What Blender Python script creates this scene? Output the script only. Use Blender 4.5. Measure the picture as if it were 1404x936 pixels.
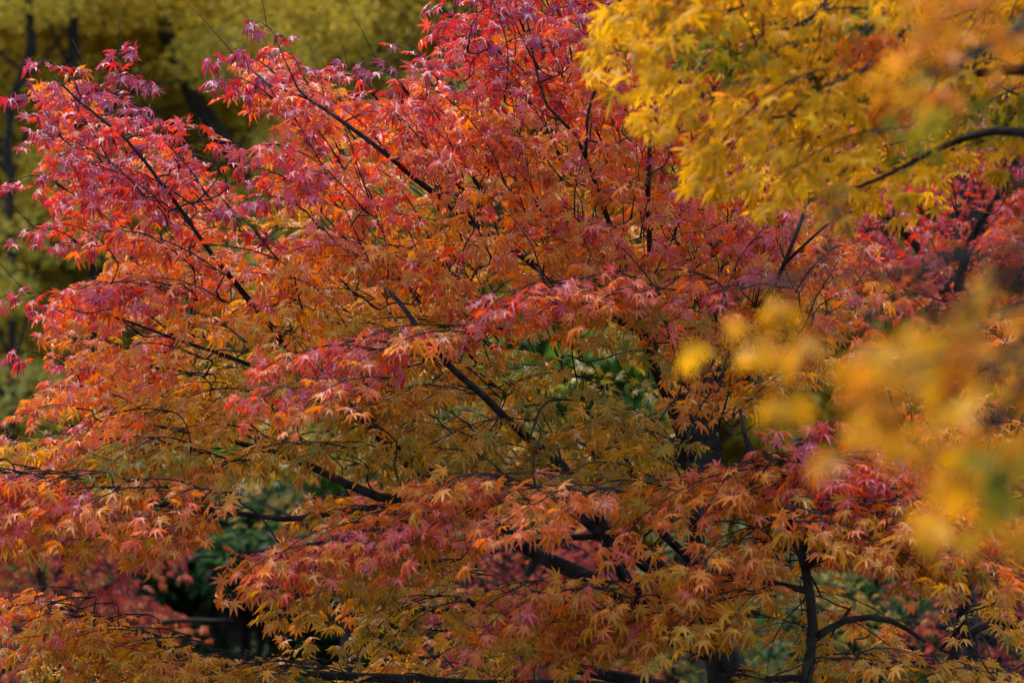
import bpy, math, random
import numpy as np
from mathutils import Vector, noise

# ------------------------------------------------------------------ scene, camera, light
sc = bpy.context.scene
for o in list(bpy.data.objects):
    bpy.data.objects.remove(o, do_unlink=True)
col = sc.collection
random.seed(11)
RNG = np.random.default_rng(11)

CAM_Z = 1.65
cam_d = bpy.data.cameras.new('camera')
cam_d.sensor_width = 36.0
cam_d.lens = 100.0
cam_d.clip_start = 0.05
cam_d.clip_end = 2000.0
cam_d.dof.use_dof = True
cam_d.dof.focus_distance = 5.0
cam_d.dof.aperture_fstop = 5.8
cam_d.dof.aperture_blades = 9
cam = bpy.data.objects.new('camera', cam_d)
col.objects.link(cam)
cam.location = (0, 0, CAM_Z)
cam.rotation_euler = (math.radians(90), 0, 0)
sc.camera = cam

SUN_EL, SUN_AZ = 54.0, -32.0          # azimuth from +Y, negative = left
world = bpy.data.worlds.new('World')
sc.world = world
world.use_nodes = True
wn = world.node_tree
bg = wn.nodes['Background']
sky = wn.nodes.new('ShaderNodeTexSky')
sky.sky_type = 'NISHITA'
sky.sun_disc = False
sky.sun_elevation = math.radians(SUN_EL)
sky.sun_rotation = math.radians(SUN_AZ)
sky.air_density = 1.0
sky.dust_density = 0.5
sky.ozone_density = 1.2
wn.links.new(sky.outputs['Color'], bg.inputs['Color'])
bg.inputs['Strength'].default_value = 0.12

sun_d = bpy.data.lights.new('sun', 'SUN')
sun_d.energy = 2.4
sun_d.angle = math.radians(60)
sun_d.color = (1.0, 0.87, 0.70)
sun = bpy.data.objects.new('sun', sun_d)
col.objects.link(sun)
el, az = math.radians(SUN_EL), math.radians(SUN_AZ)
to_sun = Vector((math.sin(az) * math.cos(el), math.cos(az) * math.cos(el), math.sin(el)))
sun.rotation_euler = to_sun.to_track_quat('Z', 'Y').to_euler()
sun.location = (0, 0, 30)

vs = sc.view_settings
vs.view_transform = 'Standard'
vs.look = 'None'
vs.gamma = 1.0
vs.use_curve_mapping = False
vs.exposure = 2.02
sc.cycles.use_denoising = True
sc.cycles.max_bounces = 10
sc.cycles.diffuse_bounces = 5
sc.cycles.transmission_bounces = 6

# ------------------------------------------------------------------ helpers
W, H = 1404.0, 936.0
UP = Vector((0, 0, 1))


def at(x, y, d):
    """a point of the place, d metres in front of the viewpoint"""
    k = 0.36 * d / W
    return Vector(((x - W / 2) * k, d, CAM_Z - (y - H / 2) * k))


def px(p):
    k = 0.36 * p[1] / W
    return W / 2 + p[0] / k, H / 2 - (p[2] - CAM_Z) / k


def rnd(a, b):
    return random.uniform(a, b)


def rvec(s=1.0):
    return Vector((random.gauss(0, s), random.gauss(0, s), random.gauss(0, s)))


def thing(name, label, cat, loc=(0, 0, 0), group=None):
    o = bpy.data.objects.new(name, None)
    o.empty_display_size = 0.2
    col.objects.link(o)
    o.location = loc
    o['label'] = label
    o['category'] = cat
    if group:
        o['group'] = group
    return o


def link_mesh(name, me, mat, parent=None, label=None):
    o = bpy.data.objects.new(name, me)
    col.objects.link(o)
    if mat:
        me.materials.append(mat)
    if parent:
        o.parent = parent
        p = parent
        off = Vector((0, 0, 0))
        while p:
            off += p.location
            p = p.parent
        o.location = -off          # meshes are written in world coordinates
    if label:
        o['label'] = label
    return o


class Tubes:
    """tapering limbs, collected into one mesh"""
    def __init__(self):
        self.v, self.f = [], []

    def tube(self, pts, radii, sides=5, knob=0.0):
        n = len(pts)
        base = len(self.v)
        ref = None
        for i in range(n):
            t = (pts[min(i + 1, n - 1)] - pts[max(i - 1, 0)])
            if t.length < 1e-7:
                t = Vector((0, 0, 1))
            t.normalize()
            if ref is None:
                ref = t.orthogonal().normalized()
            ref = (ref - t * ref.dot(t))
            if ref.length < 1e-5:
                ref = t.orthogonal()
            ref.normalize()
            b = t.cross(ref)
            for k in range(sides):
                a = 2 * math.pi * k / sides
                r = radii[i]
                if knob:
                    r *= 1 + knob * noise.noise(pts[i] * 9 + Vector((k * 3.1, 0, 0)))
                self.v.append(pts[i] + (ref * math.cos(a) + b * math.sin(a)) * r)
        for i in range(n - 1):
            for k in range(sides):
                k2 = (k + 1) % sides
                self.f.append((base + i * sides + k, base + i * sides + k2,
                               base + (i + 1) * sides + k2, base + (i + 1) * sides + k))
        self.f.append(tuple(base + (n - 1) * sides + k for k in range(sides)))
        self.f.append(tuple(base + k for k in reversed(range(sides))))

    def build(self, name, mat, parent, label=None):
        me = bpy.data.meshes.new(name)
        me.from_pydata([tuple(p) for p in self.v], [], self.f)
        me.polygons.foreach_set('use_smooth', [True] * len(me.polygons))
        me.update()
        return link_mesh(name, me, mat, parent, label)


def smooth_path(pts, rad, per=0.05, wob=0.0):
    """Catmull-Rom through the points, with a little crookedness"""
    P = [pts[0] * 2 - pts[1]] + list(pts) + [pts[-1] * 2 - pts[-2]]
    op, orr = [], []
    for i in range(1, len(P) - 2):
        a, b, c, d = P[i - 1], P[i], P[i + 1], P[i + 2]
        m = max(2, int((c - b).length / per))
        for j in range(m):
            t = j / m
            p = 0.5 * ((2 * b) + (c - a) * t + (2 * a - 5 * b + 4 * c - d) * t * t + (3 * b - a - 3 * c + d) * t ** 3)
            if wob:
                p = p + Vector((noise.noise(p * 6), noise.noise(p * 6 + Vector((9, 0, 0))), noise.noise(p * 6 + Vector((0, 9, 0))))) * wob
            op.append(p)
            orr.append(rad[i - 1] * (1 - t) + rad[i] * t)
    op.append(pts[-1].copy())
    orr.append(rad[-1])
    return op, orr


# ------------------------------------------------------------------ materials
def new_mat(name):
    m = bpy.data.materials.new(name)
    m.use_nodes = True
    return m, m.node_tree, m.node_tree.nodes, m.node_tree.links


def leaf_material(name, rough=0.42, trans=0.42, spec=0.5, glow=1.0, upper=None):
    m, nt, N, L = new_mat(name)
    bs = N['Principled BSDF']
    at_ = N.new('ShaderNodeAttribute')
    at_.attribute_name = 'leaf_colour'
    tc = N.new('ShaderNodeNewGeometry')
    nz = N.new('ShaderNodeTexNoise')
    nz.inputs['Scale'].default_value = 70
    nz.inputs['Detail'].default_value = 3
    L.new(tc.outputs['Position'], nz.inputs['Vector'])
    mr = N.new('ShaderNodeMapRange')
    mr.inputs['From Min'].default_value = 0.3
    mr.inputs['From Max'].default_value = 0.7
    mr.inputs['To Min'].default_value = 0.78
    mr.inputs['To Max'].default_value = 1.18
    L.new(nz.outputs['Fac'], mr.inputs['Value'])
    mul = N.new('ShaderNodeMix')
    mul.data_type = 'RGBA'
    mul.blend_type = 'MULTIPLY'
    mul.inputs['Factor'].default_value = 1.0
    L.new(at_.outputs['Color'], mul.inputs['A'])
    L.new(mr.outputs['Result'], mul.inputs['B'])
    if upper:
        # lilac sky sheen painted into the colour: upper sides of turned leaves go pinker
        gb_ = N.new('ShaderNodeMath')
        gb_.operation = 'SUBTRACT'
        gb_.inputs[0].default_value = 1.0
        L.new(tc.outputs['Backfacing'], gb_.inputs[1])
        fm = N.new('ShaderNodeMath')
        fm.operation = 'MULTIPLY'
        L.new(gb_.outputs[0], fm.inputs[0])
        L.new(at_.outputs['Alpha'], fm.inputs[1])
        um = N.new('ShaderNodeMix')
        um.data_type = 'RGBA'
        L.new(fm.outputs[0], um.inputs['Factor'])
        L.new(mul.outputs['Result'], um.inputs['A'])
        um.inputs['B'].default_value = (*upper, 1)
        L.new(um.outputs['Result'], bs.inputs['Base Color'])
    else:
        L.new(mul.outputs['Result'], bs.inputs['Base Color'])
    bs.inputs['Roughness'].default_value = rough
    bs.inputs['Specular IOR Level'].default_value = spec
    bp = N.new('ShaderNodeBump')
    bp.inputs['Strength'].default_value = 0.25
    bp.inputs['Distance'].default_value = 0.002
    nz2 = N.new('ShaderNodeTexNoise')
    nz2.inputs['Scale'].default_value = 160
    L.new(tc.outputs['Position'], nz2.inputs['Vector'])
    L.new(nz2.outputs['Fac'], bp.inputs['Height'])
    L.new(bp.outputs['Normal'], bs.inputs['Normal'])
    tr = N.new('ShaderNodeBsdfTranslucent')
    gm = N.new('ShaderNodeGamma')
    gm.inputs['Gamma'].default_value = glow
    L.new(mul.outputs['Result'], gm.inputs['Color'])
    L.new(gm.outputs['Color'], tr.inputs['Color'])
    mx = N.new('ShaderNodeMixShader')
    mx.inputs['Fac'].default_value = trans
    L.new(bs.outputs['BSDF'], mx.inputs[1])
    L.new(tr.outputs['BSDF'], mx.inputs[2])
    L.new(mx.outputs['Shader'], N['Material Output'].inputs['Surface'])
    return m


def bark_material(name, c1, c2):
    m, nt, N, L = new_mat(name)
    bs = N['Principled BSDF']
    g = N.new('ShaderNodeNewGeometry')
    nz = N.new('ShaderNodeTexNoise')
    nz.inputs['Scale'].default_value = 28
    nz.inputs['Detail'].default_value = 6
    L.new(g.outputs['Position'], nz.inputs['Vector'])
    cr = N.new('ShaderNodeValToRGB')
    cr.color_ramp.elements[0].position = 0.4
    cr.color_ramp.elements[0].color = (*c1, 1)
    cr.color_ramp.elements[1].position = 0.72
    cr.color_ramp.elements[1].color = (*c2, 1)
    L.new(nz.outputs['Fac'], cr.inputs['Fac'])
    L.new(cr.outputs['Color'], bs.inputs['Base Color'])
    bs.inputs['Roughness'].default_value = 0.9
    bs.inputs['Specular IOR Level'].default_value = 0.15
    bp = N.new('ShaderNodeBump')
    bp.inputs['Strength'].default_value = 0.6
    bp.inputs['Distance'].default_value = 0.01
    nz2 = N.new('ShaderNodeTexNoise')
    nz2.inputs['Scale'].default_value = 90
    nz2.inputs['Detail'].default_value = 4
    L.new(g.outputs['Position'], nz2.inputs['Vector'])
    L.new(nz2.outputs['Fac'], bp.inputs['Height'])
    L.new(bp.outputs['Normal'], bs.inputs['Normal'])
    return m


M_MAPLE = leaf_material('maple_leaf', rough=0.42, trans=0.50, spec=0.6, upper=(0.44, 0.16, 0.34))  # upper: lilac of the reflected sky, put into the leaf colour
M_BACKMAPLE = leaf_material('background_maple_leaf', rough=0.6, trans=0.4, spec=0.3)
M_YELLOW = leaf_material('yellow_maple_leaf', rough=0.55, trans=0.5, spec=0.22)
M_BACK = leaf_material('background_leaf', rough=0.6, trans=0.58, spec=0.25)
M_BARK = bark_material('maple_bark', (0.010, 0.008, 0.007), (0.045, 0.036, 0.030))
M_BARK_GREY = bark_material('grey_bark', (0.03, 0.026, 0.024), (0.12, 0.11, 0.10))
M_BARK_FAR = bark_material('dark_bark', (0.012, 0.010, 0.009), (0.035, 0.028, 0.022))

# leaf colour against how far the leaf has turned (0 still green ... 1 dark crimson)
RAMP_R = np.array([-0.2, 0.0, 0.15, 0.32, 0.5, 0.66, 0.8, 0.92, 1.1])
RAMP_C = np.array([
    (0.07, 0.13, 0.012), (0.26, 0.19, 0.007), (0.50, 0.25, 0.005), (0.68, 0.26, 0.004),
    (0.72, 0.165, 0.004), (0.72, 0.080, 0.005), (0.66, 0.034, 0.008), (0.52, 0.016, 0.012), (0.26, 0.010, 0.022)])
# the same turn of colour in the duller maples behind
DULL_C = RAMP_C * np.array((0.62, 0.80, 1.0)) + np.array((0, 0.012, 0.022))
# ramp of the yellow maple in front (0 green ... 1 deep orange)
YRAMP_R = np.array([0.0, 0.2, 0.45, 0.75, 1.0])
YRAMP_C = np.array([(0.06, 0.13, 0.012), (0.50, 0.31, 0.004), (0.78, 0.385, 0.003), (0.62, 0.26, 0.006), (0.6, 0.13, 0.01)])
# pale leaves of the background trees (0 dark green ... 1 pale yellow)
BRAMP_R = np.array([0.0, 0.3, 0.6, 1.0])
BRAMP_C = np.array([(0.16, 0.15, 0.02), (0.50, 0.37, 0.028), (0.68, 0.50, 0.05), (0.74, 0.64, 0.18)])
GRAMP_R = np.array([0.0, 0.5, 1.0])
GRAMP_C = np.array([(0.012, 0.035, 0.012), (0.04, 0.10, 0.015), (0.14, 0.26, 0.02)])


def ramp(R, C, r):
    return np.stack([np.interp(r, R, C[:, i]) for i in range(3)], -1)


# ------------------------------------------------------------------ leaves
def palmate_template(rng, lobes=7, petiole=True, dry=0.0):
    """a maple leaf: narrow pointed lobes, each folded along its rib, tips curled; stalk behind"""
    if lobes == 7:
        ang = [-128, -80, -39, 0, 39, 80, 128]
        ln = [0.42, 0.74, 0.93, 1.0, 0.93, 0.74, 0.42]
    else:
        ang = [-95, -46, 0, 46, 95]
        ln = [0.6, 0.9, 1.0, 0.9, 0.6]
    ang = [math.radians(a + rng.normal(0, 4)) for a in ang]
    ln = [l * rng.uniform(0.88, 1.08) for l in ln]
    curl = rng.uniform(0.1, 0.75)
    cup = rng.uniform(-0.3, 0.9)
    if dry:                       # a shrivelled leaf, rolled up from both sides
        curl, cup = rng.uniform(0.9, 1.3), rng.uniform(2.2, 3.2)
    fold = rng.uniform(0.05, 0.16)
    V, F, D = [(0, 0, 0)], [], [-0.04]

    def z(x, y, up=0.0):
        r2 = x * x + y * y
        return -curl * r2 * 0.6 - cup * y * y * 0.5 + up
    notch = []
    for i in range(len(ang) + 1):
        if i == 0:
            a = ang[0] - math.radians(28)
            r = 0.12
        elif i == len(ang):
            a = ang[-1] + math.radians(28)
            r = 0.12
        else:
            a = 0.5 * (ang[i - 1] + ang[i])
            r = 0.30 * min(ln[i - 1], ln[i]) + 0.02
        x, y = r * math.cos(a), r * math.sin(a)
        notch.append(len(V))
        V.append((x, y, z(x, y, fold * 0.3)))
        D.append(-0.01)
    for i, a in enumerate(ang):
        l = ln[i]
        w = math.radians(10.5 if lobes == 7 else 15) * (0.8 + 0.2 / l)
        r = 0.56 * l
        ids = []
        for s in (-1, 1):
            x, y = r * math.cos(a + s * w), r * math.sin(a + s * w)
            ids.append(len(V))
            V.append((x, y, z(x, y, fold * l)))
            D.append(0.03)
        tx, ty = l * math.cos(a), l * math.sin(a)
        tip = len(V)
        V.append((tx, ty, z(tx, ty) - curl * 0.25 * l * rng.uniform(0.2, 1.4)))
        D.append(0.09)
        F.append((0, notch[i], ids[0], tip))
        F.append((0, tip, ids[1], notch[i + 1]))
    if petiole:
        b = len(V)
        for (x, zz) in ((-0.62, 0.16), (0.02, 0.0)):
            for k in range(3):
                a = 2 * math.pi * k / 3
                V.append((x, 0.016 * math.cos(a), zz + 0.016 * math.sin(a)))
                D.append(0.25)
        for k in range(3):
            k2 = (k + 1) % 3
            F.append((b + k, b + k2, b + 3 + k2, b + 3 + k))
    return np.array(V), np.array(F), np.array(D)


def oval_template(rng):
    f = rng.uniform(0.08, 0.3)
    V = [(0, 0, 0), (0.45, -0.27, f), (1, 0, -rng.uniform(0, 0.3)), (0.45, 0.27, f)]
    return np.array(V), np.array([(0, 1, 2, 2), (0, 2, 3, 3)])[:, :3], np.array([0, 0, 0.05, 0])


def fan_template(rng):
    f = rng.uniform(0.05, 0.3)
    V = [(0, 0, 0), (0.55, -0.5, f), (0.95, -0.25, f * .3), (0.8, 0, -f * .3), (0.95, 0.25, f * .3), (0.55, 0.5, f)]
    return np.array(V), np.array([(0, 1, 2, 3), (0, 3, 4, 5)]), np.array([0, 0, 0.05, 0, 0.05, 0])


TR = np.random.default_rng(5)
T_MAPLE = [palmate_template(TR) for _ in range(15)] + [palmate_template(TR, dry=1.0) for _ in range(2)]
T_BACKMAPLE = [palmate_template(TR, lobes=5, petiole=False) for _ in range(6)]
T_OVAL = [oval_template(TR) for _ in range(6)]
T_FAN = [fan_template(TR) for _ in range(6)]


class Leaves:
    """the leaves of one spray of foliage, gathered into one mesh"""
    def __init__(self):
        self.p, self.d, self.n, self.s, self.r, self.chunks = [], [], [], [], [], []

    def add(self, p, d, n, s, r):
        self.p.append(tuple(p)); self.d.append(tuple(d)); self.n.append(tuple(n)); self.s.append(s); self.r.append(r)

    def extend_arrays(self, p, d, n, s, r):
        self.chunks.append((p, d, n, s, r))

    def build(self, name, mat, parent, templates, R, C, rng=RNG, label=None, smooth=False):
        if self.p:
            self.chunks.append(tuple(np.array(q) for q in (self.p, self.d, self.n, self.s, self.r)))
        if not self.chunks:
            return None
        p, d, n, s, r = (np.concatenate([c[i] for c in self.chunks]) for i in range(5))
        n /= np.linalg.norm(n, axis=1, keepdims=True) + 1e-9
        d = d - n * (d * n).sum(1, keepdims=True)
        d /= np.linalg.norm(d, axis=1, keepdims=True) + 1e-9
        b = np.cross(n, d)
        which = rng.integers(0, len(templates), len(p))
        Vs, Fs, Cs, As, base = [], [], [], [], 0
        for k, (V, F, D) in enumerate(templates):
            ix = np.nonzero(which == k)[0]
            if not len(ix):
                continue
            v = (p[ix][:, None, :] + s[ix][:, None, None] * (
                V[None, :, 0:1] * d[ix][:, None, :] + V[None, :, 1:2] * b[ix][:, None, :] + V[None, :, 2:3] * n[ix][:, None, :]))
            m, nv = len(ix), len(V)
            f = F[None] + (base + np.arange(m) * nv)[:, None, None]
            rr = r[ix][:, None] + D[None]
            c = ramp(R, C, rr) * (1 + rng.normal(0, 0.10, (m, 1, 1)))
            Vs.append(v.reshape(-1, 3)); Fs.append(f.reshape(-1, F.shape[1])); Cs.append(c.reshape(-1, 3))
            As.append((0.74 * np.clip((rr - 0.44) / 0.42, 0, 1) * rng.uniform(0.3, 1.0, (m, 1))).reshape(-1))  # alpha: strength of the painted sky sheen, more on redder leaves
            base += m * nv
        V, F, Cc = np.concatenate(Vs), np.concatenate(Fs), np.clip(np.concatenate(Cs), 0.004, 0.8)
        me = bpy.data.meshes.new(name)
        me.vertices.add(len(V))
        me.vertices.foreach_set('co', V.astype(np.float32).ravel())
        k = F.shape[1]
        me.loops.add(F.size)
        me.loops.foreach_set('vertex_index', F.astype(np.int32).ravel())
        me.polygons.add(len(F))
        me.polygons.foreach_set('loop_start', (np.arange(len(F)) * k).astype(np.int32))
        if smooth:
            me.polygons.foreach_set('use_smooth', [True] * len(F))
        me.update(calc_edges=True)
        a = me.attributes.new('leaf_colour', 'FLOAT_COLOR', 'POINT')
        a.data.foreach_set('color', np.concatenate([Cc, np.concatenate(As)[:, None]], 1).astype(np.float32).ravel())
        return link_mesh(name, me, mat, parent, label)


# ------------------------------------------------------------------ a spray: a twig with side twigs and paired leaves
def spray(tb, lv, p0, p1, w, rfun, size, node=0.042, step=0.05, tw=0.0017, droop=0.28, face=0.55, hang=0.55, whip=0.0):
    ax = p1 - p0
    L = ax.length
    a = ax.normalized()
    h = a.cross(UP)
    if h.length < 0.2:
        h = a.cross(Vector((0.3, 1, 0)))
    h.normalize()

    def main(t):
        return p0 + ax * t + UP * (L * (0.16 * t * (1 - t) * 2 - droop * 0.35 * t * t)) + h * (0.05 * L * math.sin(t * 5 + p0.x * 9))
    n = max(4, int(L / 0.04))
    tb.tube([main(i / n) for i in range(n + 1)], [tw * (1.5 - 1.1 * i / n) for i in range(n + 1)], 4)
    t = rnd(0.05, 0.2)
    if p0.y < 2.2:
        size = size * 0.74
    if w < 0.015:
        t = 2.0
    side = random.choice((-1, 1))
    while t < 1.0:
        b = main(t)
        l = w * (1.0 - 0.55 * t) * rnd(0.55, 1.15)
        dr = (a * rnd(0.45, 0.9) + h * side * rnd(0.6, 1.0) + rvec(0.14)).normalized()
        _twig(tb, lv, b, dr, l, rfun, size, node, tw, droop, face, hang)
        side = -side
        t += step / L * rnd(0.8, 1.25)
    _twig(tb, lv, main(0.86), (main(1.0) - main(0.9)).normalized(), 0.16 * L + 0.03, rfun, size, node, tw, droop, face, hang)
    if whip and random.random() < whip:
        e = main(1.0)
        d = (a + UP * 0.35 + rvec(0.12)).normalized()
        ll = rnd(0.05, 0.13)
        tb.tube([e, e + d * ll * 0.5 + rvec(0.004), e + d * ll], [tw * 0.7, tw * 0.55, tw * 0.35], 4)


def _twig(tb, lv, b, dr, l, rfun, size, node, tw, droop, face, hang):
    k = max(1, int(round(l / node)))

    def q(s):
        return b + dr * (l * s) - UP * (droop * l * s * s)
    tb.tube([q(i / max(2, k)) for i in range(max(2, k) + 1)], [tw * (0.75 - 0.4 * i / max(2, k)) for i in range(max(2, k) + 1)], 3)
    hh = dr.cross(UP)
    if hh.length < 1e-3:
        hh = Vector((1, 0, 0))
    hh.normalize()
    for i in range(1, k + 1):
        c = q(i / k)
        dirs = [dr * 0.5 + hh * 0.9, dr * 0.5 - hh * 0.9]
        if i == k:
            dirs.append(dr)
        for d in dirs:
            if random.random() < 0.08:
                continue
            d = d.normalized() + rvec(0.28)
            hz = Vector((d.x, d.y, 0))
            d = d - UP * rnd(-0.25, 1.15) * hang * 1.6
            d.normalize()
            s = size * random.choice((0.58, 0.75, 0.85, 0.95, 1.0, 1.0, 1.08, 1.2)) * rnd(0.92, 1.08)
            nr = UP * rnd(0.55, 1.1) + hz * rnd(0.2, 0.8) * hang * 1.2 + Vector((0, -face, 0)) * rnd(0.0, 1.4) + rvec(0.40)
            lv.add(c + d * (0.6 * s) - UP * 0.003, d, nr, s, rfun(c))


# ------------------------------------------------------------------ a tree from limbs and sprays
class Attach:
    """points a new twig can grow from: limbs first, then the twigs already grown"""
    def __init__(self):
        self.p, self.li, self.use = [], [], []

    def add(self, p, li, use=0.0):
        self.p.append(tuple(p)); self.li.append(li); self.use.append(use)

    def nearest(self, p, axis):
        P = np.array(self.p)
        v = np.array(p)[None] - P
        ln = np.linalg.norm(v, axis=1)
        c = ln + 0.6 * np.maximum(0, -v[:, 2]) + 0.5 * np.maximum(0, -(v @ np.array(axis))) + np.array(self.use)
        i = int(np.argmin(c))
        self.use[i] += 0.05
        return self.li[i], Vector(self.p[i])


def build_tree(name, label, cat, limbs, sprays, leaf_mat, templates, R, C, bark, size, group=None,
               rfun=None, foliage_labels=None, jr=1.0, sides=7, knob=0.12, base=None, **kw):
    """limbs: [(points, radii, attach)]; limb 0 is the trunk; sprays: [(p0, p1, width, r)]"""
    root = thing(name, label, cat, base if base is not None else (limbs[0][0][0].x, limbs[0][0][0].y, 0), group)
    paths = []
    tubes = []
    for i, (pts, rad) in enumerate(limbs):
        pp, rr = smooth_path(pts, rad, per=0.045 if rad[0] < 0.05 else 0.07, wob=min(0.012, rad[0] * 0.45))
        tb = Tubes()
        tb.tube(pp, rr, sides if rad[0] > 0.012 else 5, knob)
        paths.append((i, pp))
        tubes.append(tb)
    leaves = [Leaves() for _ in limbs]
    cand = paths[1:] if len(paths) > 1 else paths
    at_pts = Attach()
    for i, pp in cand:
        for q in pp[::2]:
            at_pts.add(q, i)
    L0 = np.array(at_pts.p)
    sprays = sorted(sprays, key=lambda q: float(np.min(np.linalg.norm(L0 - np.array(q[0])[None], axis=1))))
    for (p0, p1, w, r) in sprays:
        axis = (p1 - p0).normalized()
        li, q = at_pts.nearest(p0, axis)
        tb, lv = tubes[li], leaves[li]
        v = p0 - q
        if v.length > 0.012:
            m1 = q + v * 0.35 + UP * 0.05 * v.length + rvec(0.06 * v.length)
            m2 = q + v * 0.72 + UP * 0.04 * v.length - axis * 0.12 * v.length + rvec(0.04 * v.length)
            r0 = min(0.0032, 0.0013 + v.length * 0.006)
            pp, rr = smooth_path([q, m1, m2, p0, p0 + axis * 0.02], [r0, r0 * 0.85, r0 * 0.7, 0.0014, 0.0013], per=0.05)
            tb.tube(pp, rr, 5)
            at_pts.add(m1, li, 0.03); at_pts.add(m2, li, 0.03)
        at_pts.add(p0, li, 0.04)
        at_pts.add(p0.lerp(p1, 0.4), li, 0.03)
        at_pts.add(p0.lerp(p1, 0.75), li, 0.05)
        jit = random.gauss(0, 0.09 * jr)
        spray(tb, lv, p0, p1, w, (lambda c, r=r, jit=jit: (rfun(c, r) if rfun else r) + jit + random.gauss(0, 0.07 * jr)), size, **kw)
    for i in range(len(limbs)):
        if i == 0:
            b = tubes[0].build('trunk', bark, root)
        else:
            b = tubes[i].build('branch', bark, root)
        lab = (foliage_labels or {}).get(i)
        leaves[i].build('foliage', leaf_mat, b, templates, R, C, label=lab)
    return root


def inside(poly, x, y):
    c = False
    n = len(poly)
    j = n - 1
    for i in range(n):
        xi, yi = poly[i]
        xj, yj = poly[j]
        if (yi > y) != (yj > y) and x < (xj - xi) * (y - yi) / (yj - yi + 1e-9) + xi:
            c = not c
        j = i
    return c


def fill(poly, sx, sy, d0, d1, origin, lrange, w, flat=450.0, holes=(), keep=1.0, rgrid=None, r=0.5, dzfun=None, updown=0.35, end_drop=0.1):
    """sprays spread through the crown: twigs run outwards from the stem, flatter in the lower crown"""
    out = []
    xs = [q[0] for q in poly]
    ys = [q[1] for q in poly]
    y = min(ys)
    row = 0
    while y < max(ys):
        x = min(xs) + (0.5 * sx if row % 2 else 0)
        while x < max(xs):
            gx, gy = x + rnd(-0.5, 0.5) * sx, y + rnd(-0.5, 0.5) * sy
            x += sx
            if not inside(poly, gx, gy) or random.random() > keep:
                continue
            skip = False
            for (hx, hy, ra, rb) in holes:
                if ((gx - hx) / ra) ** 2 + ((gy - hy) / rb) ** 2 < 1:
                    skip = True
            if skip:
                continue
            ux, uy = gx - origin[0], gy - origin[1]
            l = math.hypot(ux, uy) + 1e-6
            ux, uy = ux / l, uy / l
            k = min(1.0, max(0.0, (gy - flat + 130) / 260.0))        # 0 top ... 1 lower crown
            uy = uy * (1 - k) + (uy * updown + end_drop) * k
            ang = rnd(-0.45, 0.45)
            ux, uy = ux * math.cos(ang) - uy * math.sin(ang), ux * math.sin(ang) + uy * math.cos(ang)
            D = rnd(d0, d1)
            Lm = rnd(*lrange)
            dirw = Vector((ux, random.gauss(-0.1, 0.42), -uy))
            dirw.normalize()
            tip_c = at(gx, gy, D)
            p0 = tip_c - dirw * Lm * 0.6
            p1 = tip_c + dirw * Lm * 0.4
            for _ in range(8):
                q = px(p1 + dirw * 0.03)
                if inside(poly, q[0], q[1]):
                    break
                p0 = p0 - dirw * 0.03
                p1 = p1 - dirw * 0.03
            out.append((p0, p1, w * rnd(0.75, 1.2), rgrid(gx, gy) if rgrid else r))
        y += sy
        row += 1
    return out


GRID = np.array([
    [.95, .95, .95, .95, .95, .95, .95, .92, .90, .90, .85, .85, .85, .90, .90],
    [.95, .92, .86, .90, .86, .85, .88, .86, .80, .82, .85, .85, .90, .90, .95],
    [.90, .90, .88, .82, .78, .66, .68, .64, .58, .72, .78, .80, .85, .90, .92],
    [.85, .82, .80, .72, .65, .60, .58, .52, .50, .68, .65, .62, .75, .70, .70],
    [.90, .85, .76, .60, .44, .46, .52, .48, .42, .50, .55, .50, .60, .60, .50],
    [.75, .62, .50, .42, .38, .50, .26, .20, .18, .30, .40, .40, .45, .45, .40],
    [.65, .55, .40, .26, .22, .25, .26, .30, .18, .28, .55, .50, .45, .50, .40],
    [.55, .48, .36, .30, .50, .50, .42, .36, .30, .40, .50, .45, .42, .42, .30],
    [.45, .40, .35, .38, .28, .20, .20, .30, .40, .38, .35, .35, .30, .30, .26],
    [.40, .35, .30, .22, .18, .18, .18, .20, .28, .28, .25, .25, .25, .25, .22]])


def turned(x, y):
    gx, gy = min(13.999, max(0, x / 100)), min(8.999, max(0, y / 100))
    i, j = int(gy), int(gx)
    a, b = gy - i, gx - j
    return float((GRID[i, j] * (1 - b) + GRID[i, j + 1] * b) * (1 - a) + (GRID[i + 1, j] * (1 - b) + GRID[i + 1, j + 1] * b) * a)


def path(d, *pts):
    """limb points: pixels with one depth, or (x, y, depth)"""
    return [at(q[0], q[1], q[2] if len(q) > 2 else d) for q in pts]


def taper(a, b, n):
    return [a + (b - a) * i / (n - 1) for i in range(n)]


# ------------------------------------------------------------------ the setting
gm, gt, GN, GL = new_mat('leaf_litter_ground')
gb = GN['Principled BSDF']
gg = GN.new('ShaderNodeNewGeometry')
g1 = GN.new('ShaderNodeTexNoise'); g1.inputs['Scale'].default_value = 1.2; g1.inputs['Detail'].default_value = 8
g2 = GN.new('ShaderNodeTexVoronoi'); g2.inputs['Scale'].default_value = 22
GL.new(gg.outputs['Position'], g1.inputs['Vector'])
GL.new(gg.outputs['Position'], g2.inputs['Vector'])
gr = GN.new('ShaderNodeValToRGB')
gr.color_ramp.elements[0].position = 0.35; gr.color_ramp.elements[0].color = (0.012, 0.014, 0.007, 1)
gr.color_ramp.elements[1].position = 0.7; gr.color_ramp.elements[1].color = (0.045, 0.028, 0.012, 1)
GL.new(g1.outputs['Fac'], gr.inputs['Fac'])
gx_ = GN.new('ShaderNodeMix'); gx_.data_type = 'RGBA'; gx_.blend_type = 'MULTIPLY'; gx_.inputs['Factor'].default_value = 0.6
GL.new(gr.outputs['Color'], gx_.inputs['A']); GL.new(g2.outputs['Color'], gx_.inputs['B'])
GL.new(gx_.outputs['Result'], gb.inputs['Base Color'])
gb.inputs['Roughness'].default_value = 1.0
gb.inputs['Specular IOR Level'].default_value = 0.05
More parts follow.
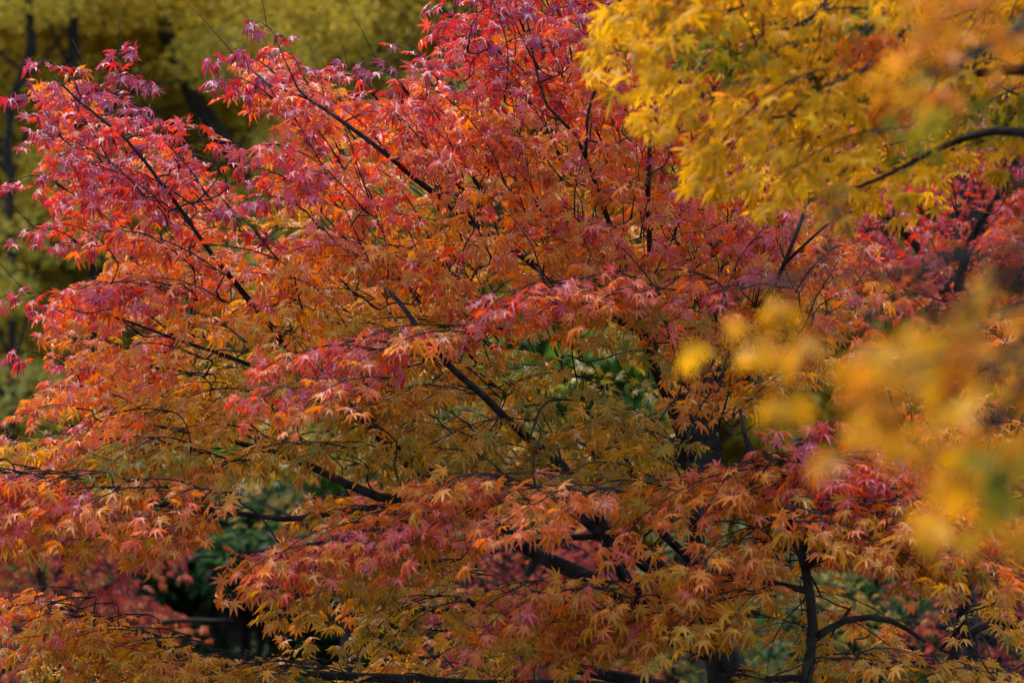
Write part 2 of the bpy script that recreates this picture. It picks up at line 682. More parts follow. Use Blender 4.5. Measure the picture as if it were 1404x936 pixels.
gbp = GN.new('ShaderNodeBump'); gbp.inputs['Strength'].default_value = 0.5; gbp.inputs['Distance'].default_value = 0.03
GL.new(g2.outputs['Distance'], gbp.inputs['Height']); GL.new(gbp.outputs['Normal'], gb.inputs['Normal'])

nx = 60
gv, gf = [], []
xs_ = [math.copysign((abs(i - nx / 2) / (nx / 2)) ** 2.2 * 600, i - nx / 2) for i in range(nx + 1)]
for yy in xs_:
    for xx in xs_:
        y2 = yy + 10
        zz = 0.06 * noise.noise(Vector((xx * 0.3, y2 * 0.3, 0)))
        gv.append((xx, y2, zz - 0.03))
for j in range(nx):
    for i in range(nx):
        a = j * (nx + 1) + i
        gf.append((a, a + 1, a + nx + 2, a + nx + 1))
gme = bpy.data.meshes.new('ground')
gme.from_pydata(gv, [], gf)
ground = link_mesh('ground', gme, gm)
ground['kind'] = 'structure'
ground['label'] = 'dark shaded ground covered with leaf litter under the trees'

# ------------------------------------------------------------------ the large red and orange maple
D = 5.3
limbs = [
    # trunk and the main upright stem
    (path(D, (1015, 1590, 5.35), (1010, 1300, 5.35), (1008, 1000), (985, 900), (962, 862)), [0.085, 0.07, 0.048, 0.036, 0.032]),
    # A thick limb leaving low to the left and rising
    (path(D, (975, 880), (905, 838), (830, 806), (740, 760), (680, 715), (620, 665), (560, 635), (500, 570, 5.2), (440, 545, 5.15), (350, 502, 5.1), (240, 462, 5.05), (140, 430, 5.0)),
     [.024, .022, .018, .014, .011, .009, .007, .0055, .0048, .004, .003, .002]),
    # B upright stem
    (path(D, (965, 866), (948, 800), (951, 740), (950, 690), (938, 600), (915, 540), (882, 455, 5.15), (862, 380, 5.0), (826, 275, 4.92), (790, 180, 4.9), (755, 145, 4.9), (735, 80, 4.95), (715, 0, 5.0)),
     [.026, .022, .018, .015, .0125, .0105, .0085, .0055, .004, .003, .0026, .002, .0016]),
    # C upright stem to the right
    (path(D, (940, 640), (976, 556, 5.3), (1001, 492), (1040, 425, 5.0), (1075, 365, 4.8), (1098, 310, 4.75), (1106, 270, 4.8), (1110, 200, 5.0)),
     [.012, .010, .008, .006, .0042, .0034, .0028, .002]),
    # D leftward limb through the middle
    (path(D, (950, 815), (880, 755), (820, 712), (775, 640), (717, 595, 5.1), (660, 540, 4.9), (613, 495, 4.8), (545, 415, 4.85), (505, 360, 5.2), (440, 290, 5.3)),
     [.015, .013, .011, .009, .0075, .0065, .0055, .0042, .003, .002]),
    # E long low limb towards the left
    (path(D, (995, 915), (937, 882), (837, 857), (720, 834), (610, 836), (520, 825), (450, 812), (380, 815, 5.2)),
     [.014, .012, .010, .008, .0065, .0055, .004, .003]),
    # F grey limb at the bottom
    (path(5.1, (1005, 960, 5.3), (930, 945), (870, 930), (770, 912), (715, 880), (683, 858), (640, 820)),
     [.016, .014, .012, .010, .008, .006, .004]),
    # G lowest limb running far left
    (path(5.0, (1010, 985, 5.3), (870, 945, 5.1), (640, 936), (467, 926), (300, 911), (213, 890), (143, 855), (70, 825)),
     [.014, .012, .010, .008, .0065, .005, .004, .003]),
    # H curved limb to the lower left tiers
    (path(5.05, (640, 690, 5.25), (590, 688), (520, 680), (430, 640), (380, 620), (300, 600), (200, 580)),
     [.011, .010, .009, .0075, .006, .0045, .003]),
    # I long limb to the upper left
    (path(5.2, (600, 655, 5.3), (510, 590), (420, 500), (350, 425, 5.0), (293, 352, 4.95), (247, 287, 4.9), (173, 193, 4.88), (110, 140, 4.92), (75, 105, 4.95)),
     [.013, .011, .009, .006, .0044, .0034, .0028, .0022, .0016]),
    # J limb to the top centre left
    (path(5.35, (880, 455, 5.3), (800, 415), (700, 340), (600, 270, 5.05), (540, 220, 4.85), (470, 167, 4.8), (420, 135, 4.85), (367, 117, 4.9), (335, 85, 5.0)),
     [.009, .0075, .0065, .0055, .0044, .0036, .003, .0024, .0015]),
    # K top centre
    (path(5.45, (895, 480, 5.3), (900, 400), (888, 300, 5.0), (889, 215, 4.9), (890, 130, 5.1), (880, 40, 5.2), (870, -60)),
     [.009, .007, .005, .0042, .0034, .0026, .002]),
    # M lower left tier limb
    (path(4.9, (540, 690, 5.1), (440, 706), (390, 712), (310, 700), (200, 690), (90, 675), (-30, 655)),
     [.006, .0055, .005, .0045, .004, .003, .002]),
    # O, P, Q bare limbs fanning out low in the crown
    (path(5.15, (945, 805, 5.25), (892, 784), (840, 742), (820, 736), (760, 741), (700, 750)), [.010, .009, .008, .007, .005, .003]),
    (path(5.25, (905, 838, 5.3), (860, 790), (850, 740), (880, 690), (900, 640)), [.008, .007, .006, .005, .003]),
    (path(5.2, (952, 770, 5.3), (900, 720), (872, 660), (840, 600), (800, 560)), [.009, .008, .007, .005, .003]),
    # fork of the upright stem and a side shoot
    (path(4.8, (803, 215, 4.84), (806, 160), (822, 105), (840, 60)), [.0034, .0028, .0022, .0015]),
    (path(4.75, (1078, 360, 4.8), (1115, 325), (1145, 300), (1180, 285)), [.003, .0025, .002, .0015]),
    # N front tier in the lower centre
    (path(4.75, (860, 800, 5.1), (820, 730), (760, 690), (690, 690), (600, 715), (500, 740), (400, 765), (340, 790)),
     [.010, .009, .008, .007, .006, .005, .004, .0025]),
]
P_MAIN = [(45, 150), (60, 90), (110, 80), (170, 85), (190, 165), (240, 205), (290, 225), (325, 330), (385, 325), (385, 250), (360, 190), (325, 125), (340, 75), (360, 35),
          (390, 80), (470, 105), (540, 115), (590, 70), (635, 30), (640, -60), (660, -200), (920, -200), (1000, 80), (1070, 240), (1150, 280), (1210, 330), (1190, 400), (1140, 500), (1010, 560),
          (960, 600), (930, 640), (880, 690), (720, 640), (640, 650), (520, 640), (360, 640), (180, 615), (60, 590), (35, 570), (60, 500), (60, 420), (75, 380), (150, 355), (170, 335),
          (70, 300), (80, 220)]
HOLES = [(765, 480, 85, 26), (445, 590, 48, 22), (700, 425, 35, 25), (340, 285, 35, 40), (905, 520, 45, 60), (455, 195, 50, 20)]
org = (965, 780)
S = []
S += fill(P_MAIN, 58, 42, 4.75, 5.2, org, (0.13, 0.24), 0.115, holes=HOLES, rgrid=lambda x, y: turned(x, y) - 0.06 - 0.09 * (430 < y < 700 and x > 330), keep=0.88)
S += fill(P_MAIN, 62, 46, 5.25, 5.9, org, (0.15, 0.26), 0.13, holes=HOLES, rgrid=lambda x, y: turned(x, y) - 0.22, keep=0.95)

S += fill(P_MAIN, 74, 56, 5.9, 6.5, org, (0.16, 0.28), 0.14, holes=HOLES, rgrid=lambda x, y: turned(x, y) - 0.30, keep=0.7)


def tier(x0, y0, x1, y1, d, n, r, L=0.17, w=0.11, ty=14):
    """a drooping tier of sprays along a limb"""
    out = []
    dx = -1 if x1 < x0 else 1
    for i in range(n):
        t = (i + rnd(-0.3, 0.3)) / max(1, n - 1)
        x, y = x0 + (x1 - x0) * t + rnd(-8, 8), y0 + (y1 - y0) * t + rnd(-ty, ty)
        a = at(x, y, d + rnd(-0.12, 0.16))
        v = Vector((dx * rnd(0.5, 1.0), rnd(-0.9, 0.35), rnd(-0.25, 0.1))).normalized()
        out.append((a, a + v * L * rnd(0.75, 1.2), w * rnd(0.8, 1.2), r - 0.09 + rnd(-0.07, 0.07)))
    return out


S += tier(640, 455, 520, 485, 4.65, 6, .72, ty=16)
S += tier(600, 480, 500, 530, 4.6, 4, .7)
S += tier(880, 390, 760, 395, 4.65, 7, .68)
S += tier(1010, 400, 880, 380, 4.7, 5, .62)
S += tier(850, 680, 700, 655, 4.6, 8, .60)
S += tier(700, 690, 560, 715, 4.65, 8, .58)
S += tier(590, 712, 470, 740, 4.65, 8, .62)
S += tier(500, 738, 440, 762, 4.7, 5, .60)
S += tier(700, 740, 490, 780, 4.85, 10, .32)
S += tier(330, 690, 200, 665, 4.7, 8, .50)
S += tier(210, 675, 90, 650, 4.7, 8, .62)
S += tier(100, 660, -20, 635, 4.7, 7, .74)
S += tier(330, 705, 20, 680, 4.9, 15, .36, ty=7)
S += tier(330, 630, 150, 595, 4.9, 9, .42)
S += tier(960, 815, 770, 800, 4.6, 11, .50)
S += tier(990, 850, 800, 835, 4.7, 9, .32)
# lower left, along the lowest limb
S += tier(480, 915, 300, 895, 4.85, 10, .26, ty=8)
S += tier(300, 890, 110, 840, 4.85, 10, .38, ty=8)
S += tier(330, 900, 150, 870, 5.0, 8, .33, ty=8)
S += tier(190, 835, 110, 815, 4.95, 4, .55, ty=6)
S += tier(560, 935, 330, 935, 4.9, 11, .12, ty=8)
# lower centre: yellow green
for (x0, y0, x1, y1, r) in [(410, 125, 362, 22, .93), (430, 130, 392, 62, .9), (390, 115, 318, 62, .92), (380, 140, 305, 95, .9), (520, 140, 478, 88, .86), (560, 130, 520, 85, .85), (600, 110, 566, 58, .93),
                            (650, 90, 612, 28, .93), (640, 70, 660, 5, .93), (300, 240, 268, 165, .9), (245, 230, 222, 170, .9), (310, 260, 300, 195, .9), (360, 330, 318, 285, .86), (110, 335, 48, 305, .86), (100, 425, 38, 395, .88),
                            (95, 505, 28, 475, .78), (110, 560, 30, 560, .66), (90, 260, 40, 235, .92), (85, 190, 42, 130, .95), (110, 130, 70, 75, .95), (160, 130, 165, 72, .92), (200, 170, 180, 95, .92), (400, 250, 335, 225, .84), (420, 290, 345, 262, .82)]:
    d = rnd(4.75, 5.1)
    S.append((at(x0, y0, d), at(x1, y1, d + rnd(-.05, .05)), rnd(.045, .075), r))
P_LOW = [(340, 810), (440, 770), (640, 760), (740, 800), (760, 850), (700, 940), (720, 1010), (520, 1010), (440, 930), (400, 860)]
S += fill(P_LOW, 58, 42, 4.9, 5.7, org, (0.14, 0.24), 0.12, rgrid=lambda x, y: turned(x, y) - 0.04, keep=0.9)
P_MID = [(360, 640), (520, 640), (640, 650), (720, 640), (800, 660), (760, 720), (640, 760), (520, 760), (420, 720)]
S += fill(P_MID, 75, 50, 5.2, 5.8, org, (0.14, 0.24), 0.12, rgrid=lambda x, y: turned(x, y) - 0.12, keep=0.55)

def thin(S, holes, keep=0.12):
    """gaps in the crown"""
    out = []
    for q in S:
        x, y = px(q[0].lerp(q[1], 0.6))
        if any(((x - a) / c) ** 2 + ((y - b) / d) ** 2 < 1 for a, b, c, d in holes) and random.random() > keep:
            continue
        out.append(q)
    return out


S = thin(S, [(850, 738, 105, 40), (300, 800, 110, 55)])
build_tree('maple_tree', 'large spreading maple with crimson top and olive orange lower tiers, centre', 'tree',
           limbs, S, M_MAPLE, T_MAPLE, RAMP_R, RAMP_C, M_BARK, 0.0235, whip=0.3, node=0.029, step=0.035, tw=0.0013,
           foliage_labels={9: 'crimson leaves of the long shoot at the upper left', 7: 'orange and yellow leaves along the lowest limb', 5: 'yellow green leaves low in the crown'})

# ------------------------------------------------------------------ young orange maple on the right
D = 4.75
limbs = [
    (path(D, (1112, 1640), (1105, 1300), (1103, 1050), (1107, 930), (1110, 860), (1100, 780), (1086, 732)), [.024, .019, .014, .0105, .0095, .008, .007]),
    (path(D, (1088, 738), (1067, 680), (1040, 640), (1022, 600), (1015, 560)), [.009, .007, .006, .004, .003]),
    (path(D, (1100, 780), (1150, 740), (1210, 720), (1270, 720), (1300, 740)), [.009, .007, .006, .004, .003]),
    (path(D, (1104, 810), (1060, 800), (1000, 790), (950, 800)), [.007, .006, .005, .003]),
    (path(D, (1108, 880), (1160, 850), (1220, 850), (1270, 880)), [.008, .006, .005, .003]),
    (path(D, (1106, 930), (1060, 930), (1000, 950), (950, 985)), [.007, .006, .004, .003]),
    (path(D, (1096, 760), (1130, 690), (1160, 640), (1200, 610)), [.007, .006, .005, .003]),
]
S = tier(1000, 640, 1140, 620, 4.65, 9, .66)
S += tier(1050, 590, 1130, 600, 4.65, 4, .86, L=0.12, w=0.08)
S += tier(1080, 640, 960, 660, 4.7, 8, .52)
S += tier(1070, 690, 1270, 700, 4.5, 13, .52)
S += tier(1080, 720, 1260, 735, 4.55, 11, .42)
S += tier(1080, 740, 950, 720, 4.7, 8, .45)
S += tier(1060, 800, 940, 830, 4.65, 7, .40)
P_R = [(960, 660), (1010, 600), (1150, 600), (1250, 680), (1285, 760), (1270, 870), (1290, 980), (1060, 990), (1030, 880), (960, 850), (960, 790), (1010, 740)]
S += fill(P_R, 70, 50, 4.6, 5.1, (1100, 830), (0.13, 0.22), 0.115, rgrid=lambda x, y: turned(x, y) - 0.04, keep=0.68, holes=[(1090, 760, 18, 60), (1090, 900, 22, 40)])
S += tier(960, 920, 1060, 940, 4.6, 5, .3)
S += tier(1130, 900, 1290, 930, 4.5, 8, .26)
S = thin(S, [(860, 738, 105, 40), (1060, 900, 40, 30)])
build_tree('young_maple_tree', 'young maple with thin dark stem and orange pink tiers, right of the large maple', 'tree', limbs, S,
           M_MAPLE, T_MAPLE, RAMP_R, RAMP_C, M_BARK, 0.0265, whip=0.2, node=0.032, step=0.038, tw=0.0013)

# olive maple at the right edge
D = 5.1
limbs = [
    (path(D, (1290, 1530), (1300, 1200), (1302, 960), (1312, 890), (1325, 800), (1330, 740)), [.03, .021, .013, .011, .0095, .008]),
    (path(D, (1330, 740), (1336, 690), (1300, 640), (1245, 600), (1230, 570), (1215, 520)), [.010, .009, .007, .006, .004, .003]),
    (path(D, (1331, 735), (1370, 660), (1410, 560), (1430, 470)), [.010, .008, .006, .004]),
    (path(D, (1328, 780), (1380, 740), (1440, 760), (1480, 820)), [.009, .007, .005, .003]),
    (path(D, (1315, 880), (1370, 850), (1430, 880), (1480, 920)), [.009, .007, .005, .003]),
]
P_RR = [(1130, 570), (1150, 480), (1200, 430), (1440, 400), (1490, 700), (1490, 1010), (1320, 1010), (1345, 860), (1400, 770), (1370, 720), (1300, 700), (1230, 650)]
S = fill(P_RR, 66, 48, 4.8, 5.6, (1320, 820), (0.14, 0.24), 0.12, rgrid=lambda x, y: turned(x, y) - 0.04, keep=0.9)
S += tier(1380, 640, 1240, 690, 4.8, 8, .5)
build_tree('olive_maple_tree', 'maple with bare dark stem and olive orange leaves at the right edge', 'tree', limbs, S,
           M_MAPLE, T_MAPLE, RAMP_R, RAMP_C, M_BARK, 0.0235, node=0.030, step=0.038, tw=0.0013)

# purple red maple behind the yellow leaves
D = 6.6
limbs = [
    (path(D, (1330, 1330), (1325, 900), (1320, 600), (1310, 420)), [.03, .02, .013, .01]),
    (path(D, (1312, 430), (1250, 330), (1180, 270), (1110, 230)), [.014, .010, .007, .004]),
    (path(D, (1310, 420), (1330, 330), (1380, 250), (1420, 160)), [.014, .010, .007, .004]),
    (path(D, (1316, 500), (1380, 430), (1460, 380), (1540, 340)), [.012, .009, .006, .004]),
]
P_P = [(1080, 280), (1160, 180), (1300, 60), (1480, 40), (1540, 300), (1500, 440), (1240, 440), (1180, 380)]
S = fill(P_P, 48, 36, 6.2, 7.0, (1315, 520), (0.2, 0.32), 0.15, r=.84, rgrid=lambda x, y: turned(x, y) + 0.02, keep=0.95, holes=[(1212, 360, 30, 32)])
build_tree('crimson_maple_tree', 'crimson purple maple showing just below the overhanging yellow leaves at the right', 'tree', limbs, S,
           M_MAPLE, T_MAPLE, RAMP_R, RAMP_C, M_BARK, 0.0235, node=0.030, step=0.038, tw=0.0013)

# ------------------------------------------------------------------ blurred maples further back
def back_maple(label, d, trunk, branches, poly, r, sx, sy, keep, size=0.025, jr=0.0, org=None, grp='soft focus maples behind the large maple'):
    limbs = [(path(d, *trunk[0]), trunk[1])]
    for b in branches:
        limbs.append((path(d, *b), taper(.016, .004, len(b))))
    S = fill(poly, sx, sy, d - 0.5, d + 0.6, org or trunk[0][-1], (0.22, 0.40), 0.18, keep=keep, r=r, flat=300)
    S = [(a, b, w, rr + random.gauss(0, jr)) for (a, b, w, rr) in S]
    return build_tree('background_maple_tree', label, 'tree', limbs, S, M_BACKMAPLE, T_BACKMAPLE, RAMP_R, DULL_C, M_BARK_FAR, size,
                      group=grp, node=0.036, step=0.05, tw=0.0025)


back_maple('blurred dull red maple at the lower left with two thin dark stems', 8.6,
           ([(70, 1210), (72, 1000), (78, 880), (84, 780), (92, 720)], [.04, .035, .028, .02, .012]),
           [[(78, 860), (60, 800), (40, 740), (20, 700)], [(80, 840), (150, 800), (220, 770), (300, 760)], [(82, 800), (100, 720), (140, 660)], [(76, 900), (140, 880), (240, 850), (320, 850)], [(76, 900), (20, 860), (-60, 840)]],
           [(-80, 600), (100, 610), (160, 680), (280, 700), (260, 750), (180, 790), (300, 850), (290, 872), (150, 860), (90, 900), (-80, 890)], .68, 40, 28, .95, jr=.1)
back_maple('blurred pink and red maple seen through the gaps under the large crown', 8.2,
           ([(700, 1245), (700, 1000), (705, 880), (710, 800)], [.05, .04, .03, .02]),
           [[(705, 860), (640, 780), (560, 720), (500, 680)], [(708, 820), (760, 720), (820, 650), (860, 600)], [(704, 900), (780, 860), (860, 860), (930, 850)], [(703, 920), (640, 900), (560, 900)]],
           [(480, 640), (640, 600), (870, 600), (920, 720), (900, 950), (640, 960), (560, 850), (470, 740)], .74, 48, 36, .75, jr=.13)
back_maple('blurred yellow green maple behind the curved limb of the large maple', 9.6,
           ([(480, 1140), (482, 900), (490, 760), (500, 680)], [.05, .04, .03, .02]),
           [[(488, 780), (420, 720), (340, 680)], [(492, 740), (560, 660), (620, 600)], [(496, 700), (470, 620), (430, 560)], [(486, 800), (600, 760), (700, 720)]],
           [(300, 660), (360, 560), (520, 520), (700, 520), (780, 640), (640, 780), (420, 780)], .2, 42, 32, .8, jr=.08)
back_maple('blurred deep crimson maple low at the right behind the bare stem', 8.4,
           ([(1370, 1225), (1372, 950), (1365, 820), (1360, 720)], [.03, .025, .018, .012]),
           [[(1366, 840), (1310, 760), (1260, 700)], [(1362, 780), (1400, 700), (1450, 640)], [(1368, 880), (1300, 860), (1240, 850)], [(1366, 860), (1430, 830), (1500, 820)]],
           [(1220, 560), (1480, 540), (1500, 930), (1240, 930), (1200, 760)], .86, 46, 36, .85, jr=.08)
back_maple('blurred olive maple at the bottom between the main trunk and the young stem', 8.8,
           ([(900, 1190), (905, 1050), (915, 960), (925, 880)], [.05, .04, .03, .02]),
           [[(912, 980), (850, 900), (780, 860)], [(918, 940), (980, 860), (1040, 800)], [(908, 1000), (1000, 960), (1100, 940)], [(922, 900), (930, 800), (940, 720)]],
           [(740, 820), (860, 760), (1000, 680), (1100, 740), (1240, 800), (1240, 980), (760, 980)], .10, 46, 36, .7, jr=.12)

# ------------------------------------------------------------------ shrubs
def clump_leaves(lv, c, rad, n, size, r, rj, up=0.8):
    n = int(n)
    g = RNG.normal(0, 1, (n, 3))
    g /= np.linalg.norm(g, axis=1, keepdims=True)
    g *= RNG.uniform(0.35, 1.05, (n, 1)) ** 0.5
    p = np.array(c) + g * np.array(rad)
    d = g * np.array((1, 1, 0.3)) + RNG.normal(0, 0.5, (n, 3)) + np.array((0, 0, -0.25))
    nn = RNG.normal(0, 0.5, (n, 3)) + np.array((0, -0.15, up)) + g * 0.4
    lv.extend_arrays(p, d, nn, size * RNG.uniform(0.7, 1.3, n), r + RNG.normal(0, rj, n))


def shrub(name, label, c, rad, n_clump, per, size, r, rj, group):
    root = thing(name, label, 'shrub', (c[0], c[1], 0), group)
    tb = Tubes()
    lv = Leaves()
    base = Vector((c[0], c[1], -0.05))
    for i in range(n_clump):
        g = RNG.normal(0, 1, 3)
        g /= np.linalg.norm(g)
        g *= RNG.uniform(0.3, 1.0) ** 0.4
        if g[2] < -0.5:
            g[2] *= -1
        q = (c[0] + g[0] * rad[0] * .85, c[1] + g[1] * rad[1] * .85, max(0.15, c[2] + g[2] * rad[2] * .85))
        cr = RNG.uniform(0.2, 0.34) * (rad[0] + rad[2]) * 0.5
        clump_leaves(lv, q, (cr, cr, cr * 0.6), per, size, r + RNG.normal(0, 0.09), rj)
        e = Vector(q)
        m = base.lerp(e, 0.5) + Vector((0, 0, -0.05)) + rvec(0.04)
        tb.tube([base + rvec(0.02) * Vector((1, 1, 0)).length, m, e], [.02, .012, .004], 5)
    s = tb.build('stem', M_BARK_FAR, root)
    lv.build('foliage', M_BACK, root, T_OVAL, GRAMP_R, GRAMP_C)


def ground_c(x, y, d, rad):
    p = at(x, y, d)
    return (p.x, p.y, p.z)


GS = 'evergreen shrubs behind the maples'
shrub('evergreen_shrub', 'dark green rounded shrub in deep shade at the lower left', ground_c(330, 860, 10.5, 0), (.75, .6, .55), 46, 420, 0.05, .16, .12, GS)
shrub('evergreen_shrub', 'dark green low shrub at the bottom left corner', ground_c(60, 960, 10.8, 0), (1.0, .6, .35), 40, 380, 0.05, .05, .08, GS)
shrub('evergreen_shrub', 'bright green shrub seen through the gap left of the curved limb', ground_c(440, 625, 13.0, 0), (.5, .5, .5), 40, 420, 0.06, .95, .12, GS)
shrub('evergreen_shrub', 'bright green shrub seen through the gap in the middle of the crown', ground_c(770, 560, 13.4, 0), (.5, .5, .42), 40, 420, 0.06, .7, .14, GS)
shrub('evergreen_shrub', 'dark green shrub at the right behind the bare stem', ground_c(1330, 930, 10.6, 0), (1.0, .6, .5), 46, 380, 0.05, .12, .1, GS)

# ------------------------------------------------------------------ tall yellow green trees in the distance
def tall_tree(label, d, trunk_px, rad, crown_px, n_clump, per, r, rj, size=0.07, name='tall_tree', grp='tall yellow green trees in the background', flat=0.48, extra=()):
    tr = path(d, *trunk_px)
    tr[0].z = -0.05
    root = thing(name, label, 'tree', (tr[0].x, tr[0].y, 0), grp)
    tb = Tubes()
    pp, rr = smooth_path(tr, rad, per=0.2, wob=0.02)
    tb.tube(pp, rr, 8, 0.15)
    for e in extra:
        q, r2 = smooth_path(path(d, *e[0]), taper(e[1], e[2], len(e[0])), per=0.15, wob=0.03)
        tb.tube(q, r2, 6, 0.15)
    lv = Leaves()
    x0, y0, x1, y1 = crown_px
    nc = max(4, int(round(math.sqrt(n_clump * (x1 - x0) / (y1 - y0)))))
    nr = max(4, int(round(n_clump / nc)))
    cells = [(i, j) for i in range(nc) for j in range(nr)]
    for (i, j) in cells:
        dd = d + (RNG.uniform(0.85, 2.6) if RNG.random() < 0.93 else RNG.uniform(-0.4, 0.3))
        c = at(x0 + (i + RNG.uniform(0, 1)) * (x1 - x0) / nc, y0 + (j + RNG.uniform(0, 1)) * (y1 - y0) / nr, dd)
        if c.z < 0.05:
            continue
        cr = RNG.uniform(0.38, 0.72)
        tone = r + RNG.normal(0, 0.14)
        clump_leaves(lv, c, (cr, cr * 0.9, cr * flat), per, size, tone, rj, up=0.75)
        # limb to the clump
        if RNG.random() > 0.3:
            continue
        k = min(range(len(pp)), key=lambda j: (pp[j] - c).length + max(0, pp[j].z - c.z + 0.5))
        q = pp[k]
        v = c - q
        tb.tube([q, q + v * 0.4 + UP * 0.08 * v.length + rvec(0.03), q + v * 0.75 + UP * 0.06 * v.length + rvec(0.03), c], [.013, .010, .007, .004], 5)
    tb.build('trunk', M_BARK_FAR, root)
    lv.build('crown', M_BACK, root, T_FAN, BRAMP_R, BRAMP_C)


tall_tree('tall yellow green tree at the far left with a crooked dark trunk', 15.5,
          [(20, 900), (16, 500), (14, 200), (20, 130), (44, 66), (40, 20), (36, -150), (30, -400)], [.03, .022, .022, .025, .026, .026, .024, .02],
          (-330, -160, 170, 800), 200, 1350, .56, .12, size=.029)
tall_tree('tall yellow green tree with a slanting dark trunk behind the upper left shoots', 16.0,
          [(150, 900), (140, 600), (131, 360), (122, 310), (110, 240), (100, 100), (110, -200)], [.09, .07, .045, .04, .036, .03, .02],
          (-60, -150, 420, 700), 160, 1350, .52, .12, size=.029)
tall_tree('tall olive tree with a broad leaning trunk left of the centre', 16.6,
          [(440, 900), (400, 520), (365, 320), (345, 245), (290, 170), (240, 80), (222, 0), (205, -150), (190, -400)], [.11, .09, .07, .066, .056, .05, .044, .036, .03],
          (200, -150, 640, 640), 160, 1350, .55, .12, size=.029)
tall_tree('tall pale yellow tree behind the top of the red crown', 17.2,
          [(640, 880), (620, 400), (612, 40), (608, -150), (600, -420)], [.10, .08, .055, .05, .03],
          (380, -140, 900, 600), 160, 1350, .70, .14, size=.029)
tall_tree('tall yellow green tree hidden behind the red crown to the right of the centre', 17.6,
          [(960, 880), (950, 400), (960, 40), (970, -420)], [.17, .15, .11, .05],
          (760, -380, 1200, 520), 120, 300, .42, .14)
tall_tree('tall dull yellow tree at the far right behind the yellow maple', 16.8,
          [(1330, 900), (1320, 400), (1340, 40), (1330, -420)], [.17, .15, .11, .05],
          (1080, -380, 1640, 560), 150, 300, .36, .14)
for i, (x, d, tone, lab) in enumerate([
        (-500, 21, .5, 'distant olive tree beyond the left edge of the view'), (-100, 22, .5, 'distant olive tree behind the crooked trunk at the far left'),
        (330, 23, .5, 'distant olive tree behind the broad leaning trunk'), (760, 24, .34, 'distant olive tree behind the middle of the red crown'),
        (1150, 23, .32, 'distant olive tree behind the right side of the red crown'), (1560, 22, .34, 'distant olive tree beyond the right edge of the view')]):
    tall_tree(lab, d, [(x, 870), (x + 10, 400), (x - 10, 0), (x, -300)], [.22, .18, .14, .07],
              (x - 280, -330, x + 280, 850), 170, 300, tone, .12, size=0.11, name='distant_tree', grp='distant trees closing the view')

# ------------------------------------------------------------------ yellow maple close to the viewer, on the right
D = 3.3
limbs = [
    (path(D, (1950, 2120, 3.3), (1930, 1200, 3.3), (1900, 500, 3.3), (1860, 0, 3.2), (1800, -300, 3.1)), [.07, .06, .055, .045, .03]),
    (path(3.75, (1890, 300, 3.3), (1640, 215, 3.5), (1404, 185, 3.6), (1310, 196), (1230, 230), (1170, 255), (1110, 265)), [.020, .010, .0065, .0045, .003, .0022, .0015]),
    (path(3.85, (1870, 100, 3.25), (1500, 90, 3.5), (1300, 110, 3.7), (1180, 145), (1085, 158), (980, 170, 3.9), (920, 185, 3.95)), [.018, .009, .0045, .003, .0025, .002, .0015]),
    (path(3.9, (1860, 0, 3.2), (1500, -60, 3.5), (1250, -40, 3.8), (1100, 30), (1010, 75), (900, 70), (840, 70)), [.018, .009, .0045, .003, .0025, .002, .0015]),
    (path(2.4, (1850, 0, 3.15), (1700, -120, 2.8), (1500, -60, 2.5), (1380, 40, 2.35), (1300, 90, 2.25), (1230, 120, 2.2)), [.014, .009, .005, .003, .002, .0015]),
    (path(1.7, (1910, 620, 3.3), (2000, 420, 2.4), (1750, 330, 1.9), (1500, 330), (1330, 350), (1200, 375), (1090, 380), (1000, 400)), [.014, .008, .004, .0022, .0018, .0015, .0012, .001]),
    (path(1.6, (1910, 640, 3.3), (2050, 560, 2.4), (1800, 480, 1.8), (1560, 470), (1400, 500), (1290, 520), (1200, 500)), [.012, .007, .004, .002, .0016, .0013, .001]),
]
P_Y = [(830, -150), (812, -40), (805, 25), (805, 65), (860, 120), (910, 150), (915, 205), (990, 235), (1040, 255), (1110, 262), (1200, 262), (1260, 225), (1330, 205), (1430, 200), (1500, -60), (1600, -150)]
S = fill([(x, y - 12) for x, y in P_Y], 50, 36, 3.45, 4.25, (1900, -250), (0.12, 0.2), 0.10, flat=-500, r=.45, keep=0.9, updown=0.8, end_drop=0.25)
S += fill([(960, 195), (1050, 225), (1250, 210), (1345, 195), (1330, 232), (1220, 268), (1060, 268), (1000, 236)], 46, 26, 3.9, 4.3, (1900, 0), (0.10, 0.16), 0.08, flat=-500, r=.46, updown=.6, end_drop=.3)
S += fill([(1240, -60), (1450, -60), (1450, 150), (1300, 170), (1210, 110)], 92, 70, 1.75, 2.15, (1800, -200), (0.08, 0.13), 0.06, flat=-500, r=.82, keep=.8, updown=.8, end_drop=.3)
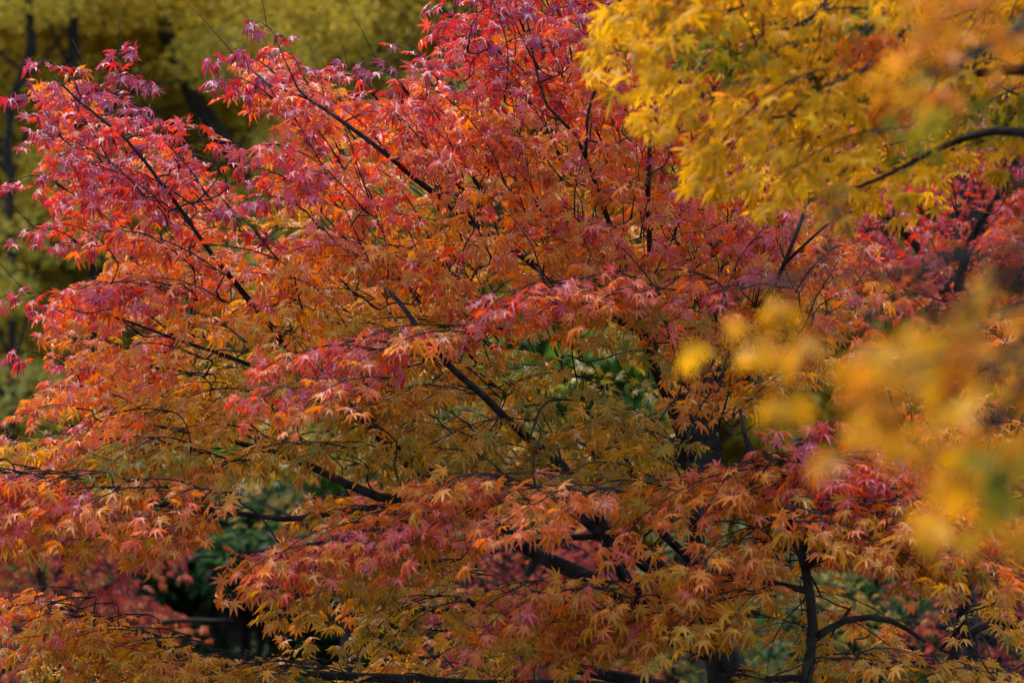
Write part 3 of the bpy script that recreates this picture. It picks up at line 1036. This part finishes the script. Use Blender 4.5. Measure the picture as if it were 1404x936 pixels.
for (x, y, d, n) in [(1045, 335, 1.75, 1), (1000, 385, 1.7, 2), (965, 425, 1.7, 1), (1045, 400, 1.6, 2), (1010, 445, 1.7, 1), (1090, 480, 1.65, 2), (1120, 410, 1.65, 2), (1150, 440, 1.7, 1),
                     (1165, 540, 1.5, 1), (1205, 420, 1.6, 2), (1215, 510, 1.6, 2), (1240, 545, 1.6, 2), (1200, 470, 1.6, 1), (1270, 430, 1.5, 2), (1290, 410, 1.6, 1), (1300, 480, 1.6, 2),
                     (1290, 540, 1.6, 1), (1345, 400, 1.6, 1), (1350, 470, 1.55, 2), (1370, 530, 1.55, 2), (1330, 590, 1.6, 2), (1390, 420, 1.6, 2), (1390, 590, 1.55, 2), (1300, 670, 1.75, 1),
                     (1345, 640, 1.7, 1), (1400, 660, 1.6, 2), (1390, 350, 1.7, 1), (1420, 480, 1.6, 2), (1440, 560, 1.6, 2), (1330, 530, 1.7, 2), (1380, 620, 1.7, 1), (1060, 440, 1.8, 1), (1320, 420, 1.6, 2), (1300, 600, 1.65, 1), (1270, 640, 1.8, 1), (1340, 340, 1.7, 1)]:
    for _ in range(2 if x > 1180 else 1):
        c = at(x + 52 + rnd(-14, 14), y - 34 + rnd(-14, 14), d + rnd(-.06, .06))
        v = Vector((rnd(-1, -.4), rnd(-.4, .4), rnd(-.7, .1))).normalized()
        S.append((c - v * 0.03, c, 0.014, rnd(.46, .78)))


def ytone(c, r):
    x, y = px(c)
    for (hx, hy, ra, rb) in ((985, 65, 70, 40), (1370, 150, 70, 40), (1270, 140, 40, 40), (1390, 330, 50, 40), (1250, 190, 40, 40), (1400, 640, 40, 50)):
        if ((x - hx) / ra) ** 2 + ((y - hy) / rb) ** 2 < 1:
            return 0.08
    for (hx, hy, ra, rb) in ((1200, 50, 40, 30), (1225, 130, 40, 30)):
        if ((x - hx) / ra) ** 2 + ((y - hy) / rb) ** 2 < 1:
            return 0.98
    return r


build_tree('yellow_maple_tree', 'golden yellow maple with soft blurred leaves, close in front at the right', 'tree', limbs, S,
           M_YELLOW, T_MAPLE, YRAMP_R, YRAMP_C, M_BARK, 0.025, rfun=ytone, jr=0.5, tw=0.0012, node=0.032, step=0.038, hang=0.7,
           base=(at(1950, 2120, 3.3).x, 3.3, 0),
           foliage_labels={5: 'strongly blurred pale golden leaves closest to the viewer', 1: 'sharper bright yellow leaves along the lower fringe'})
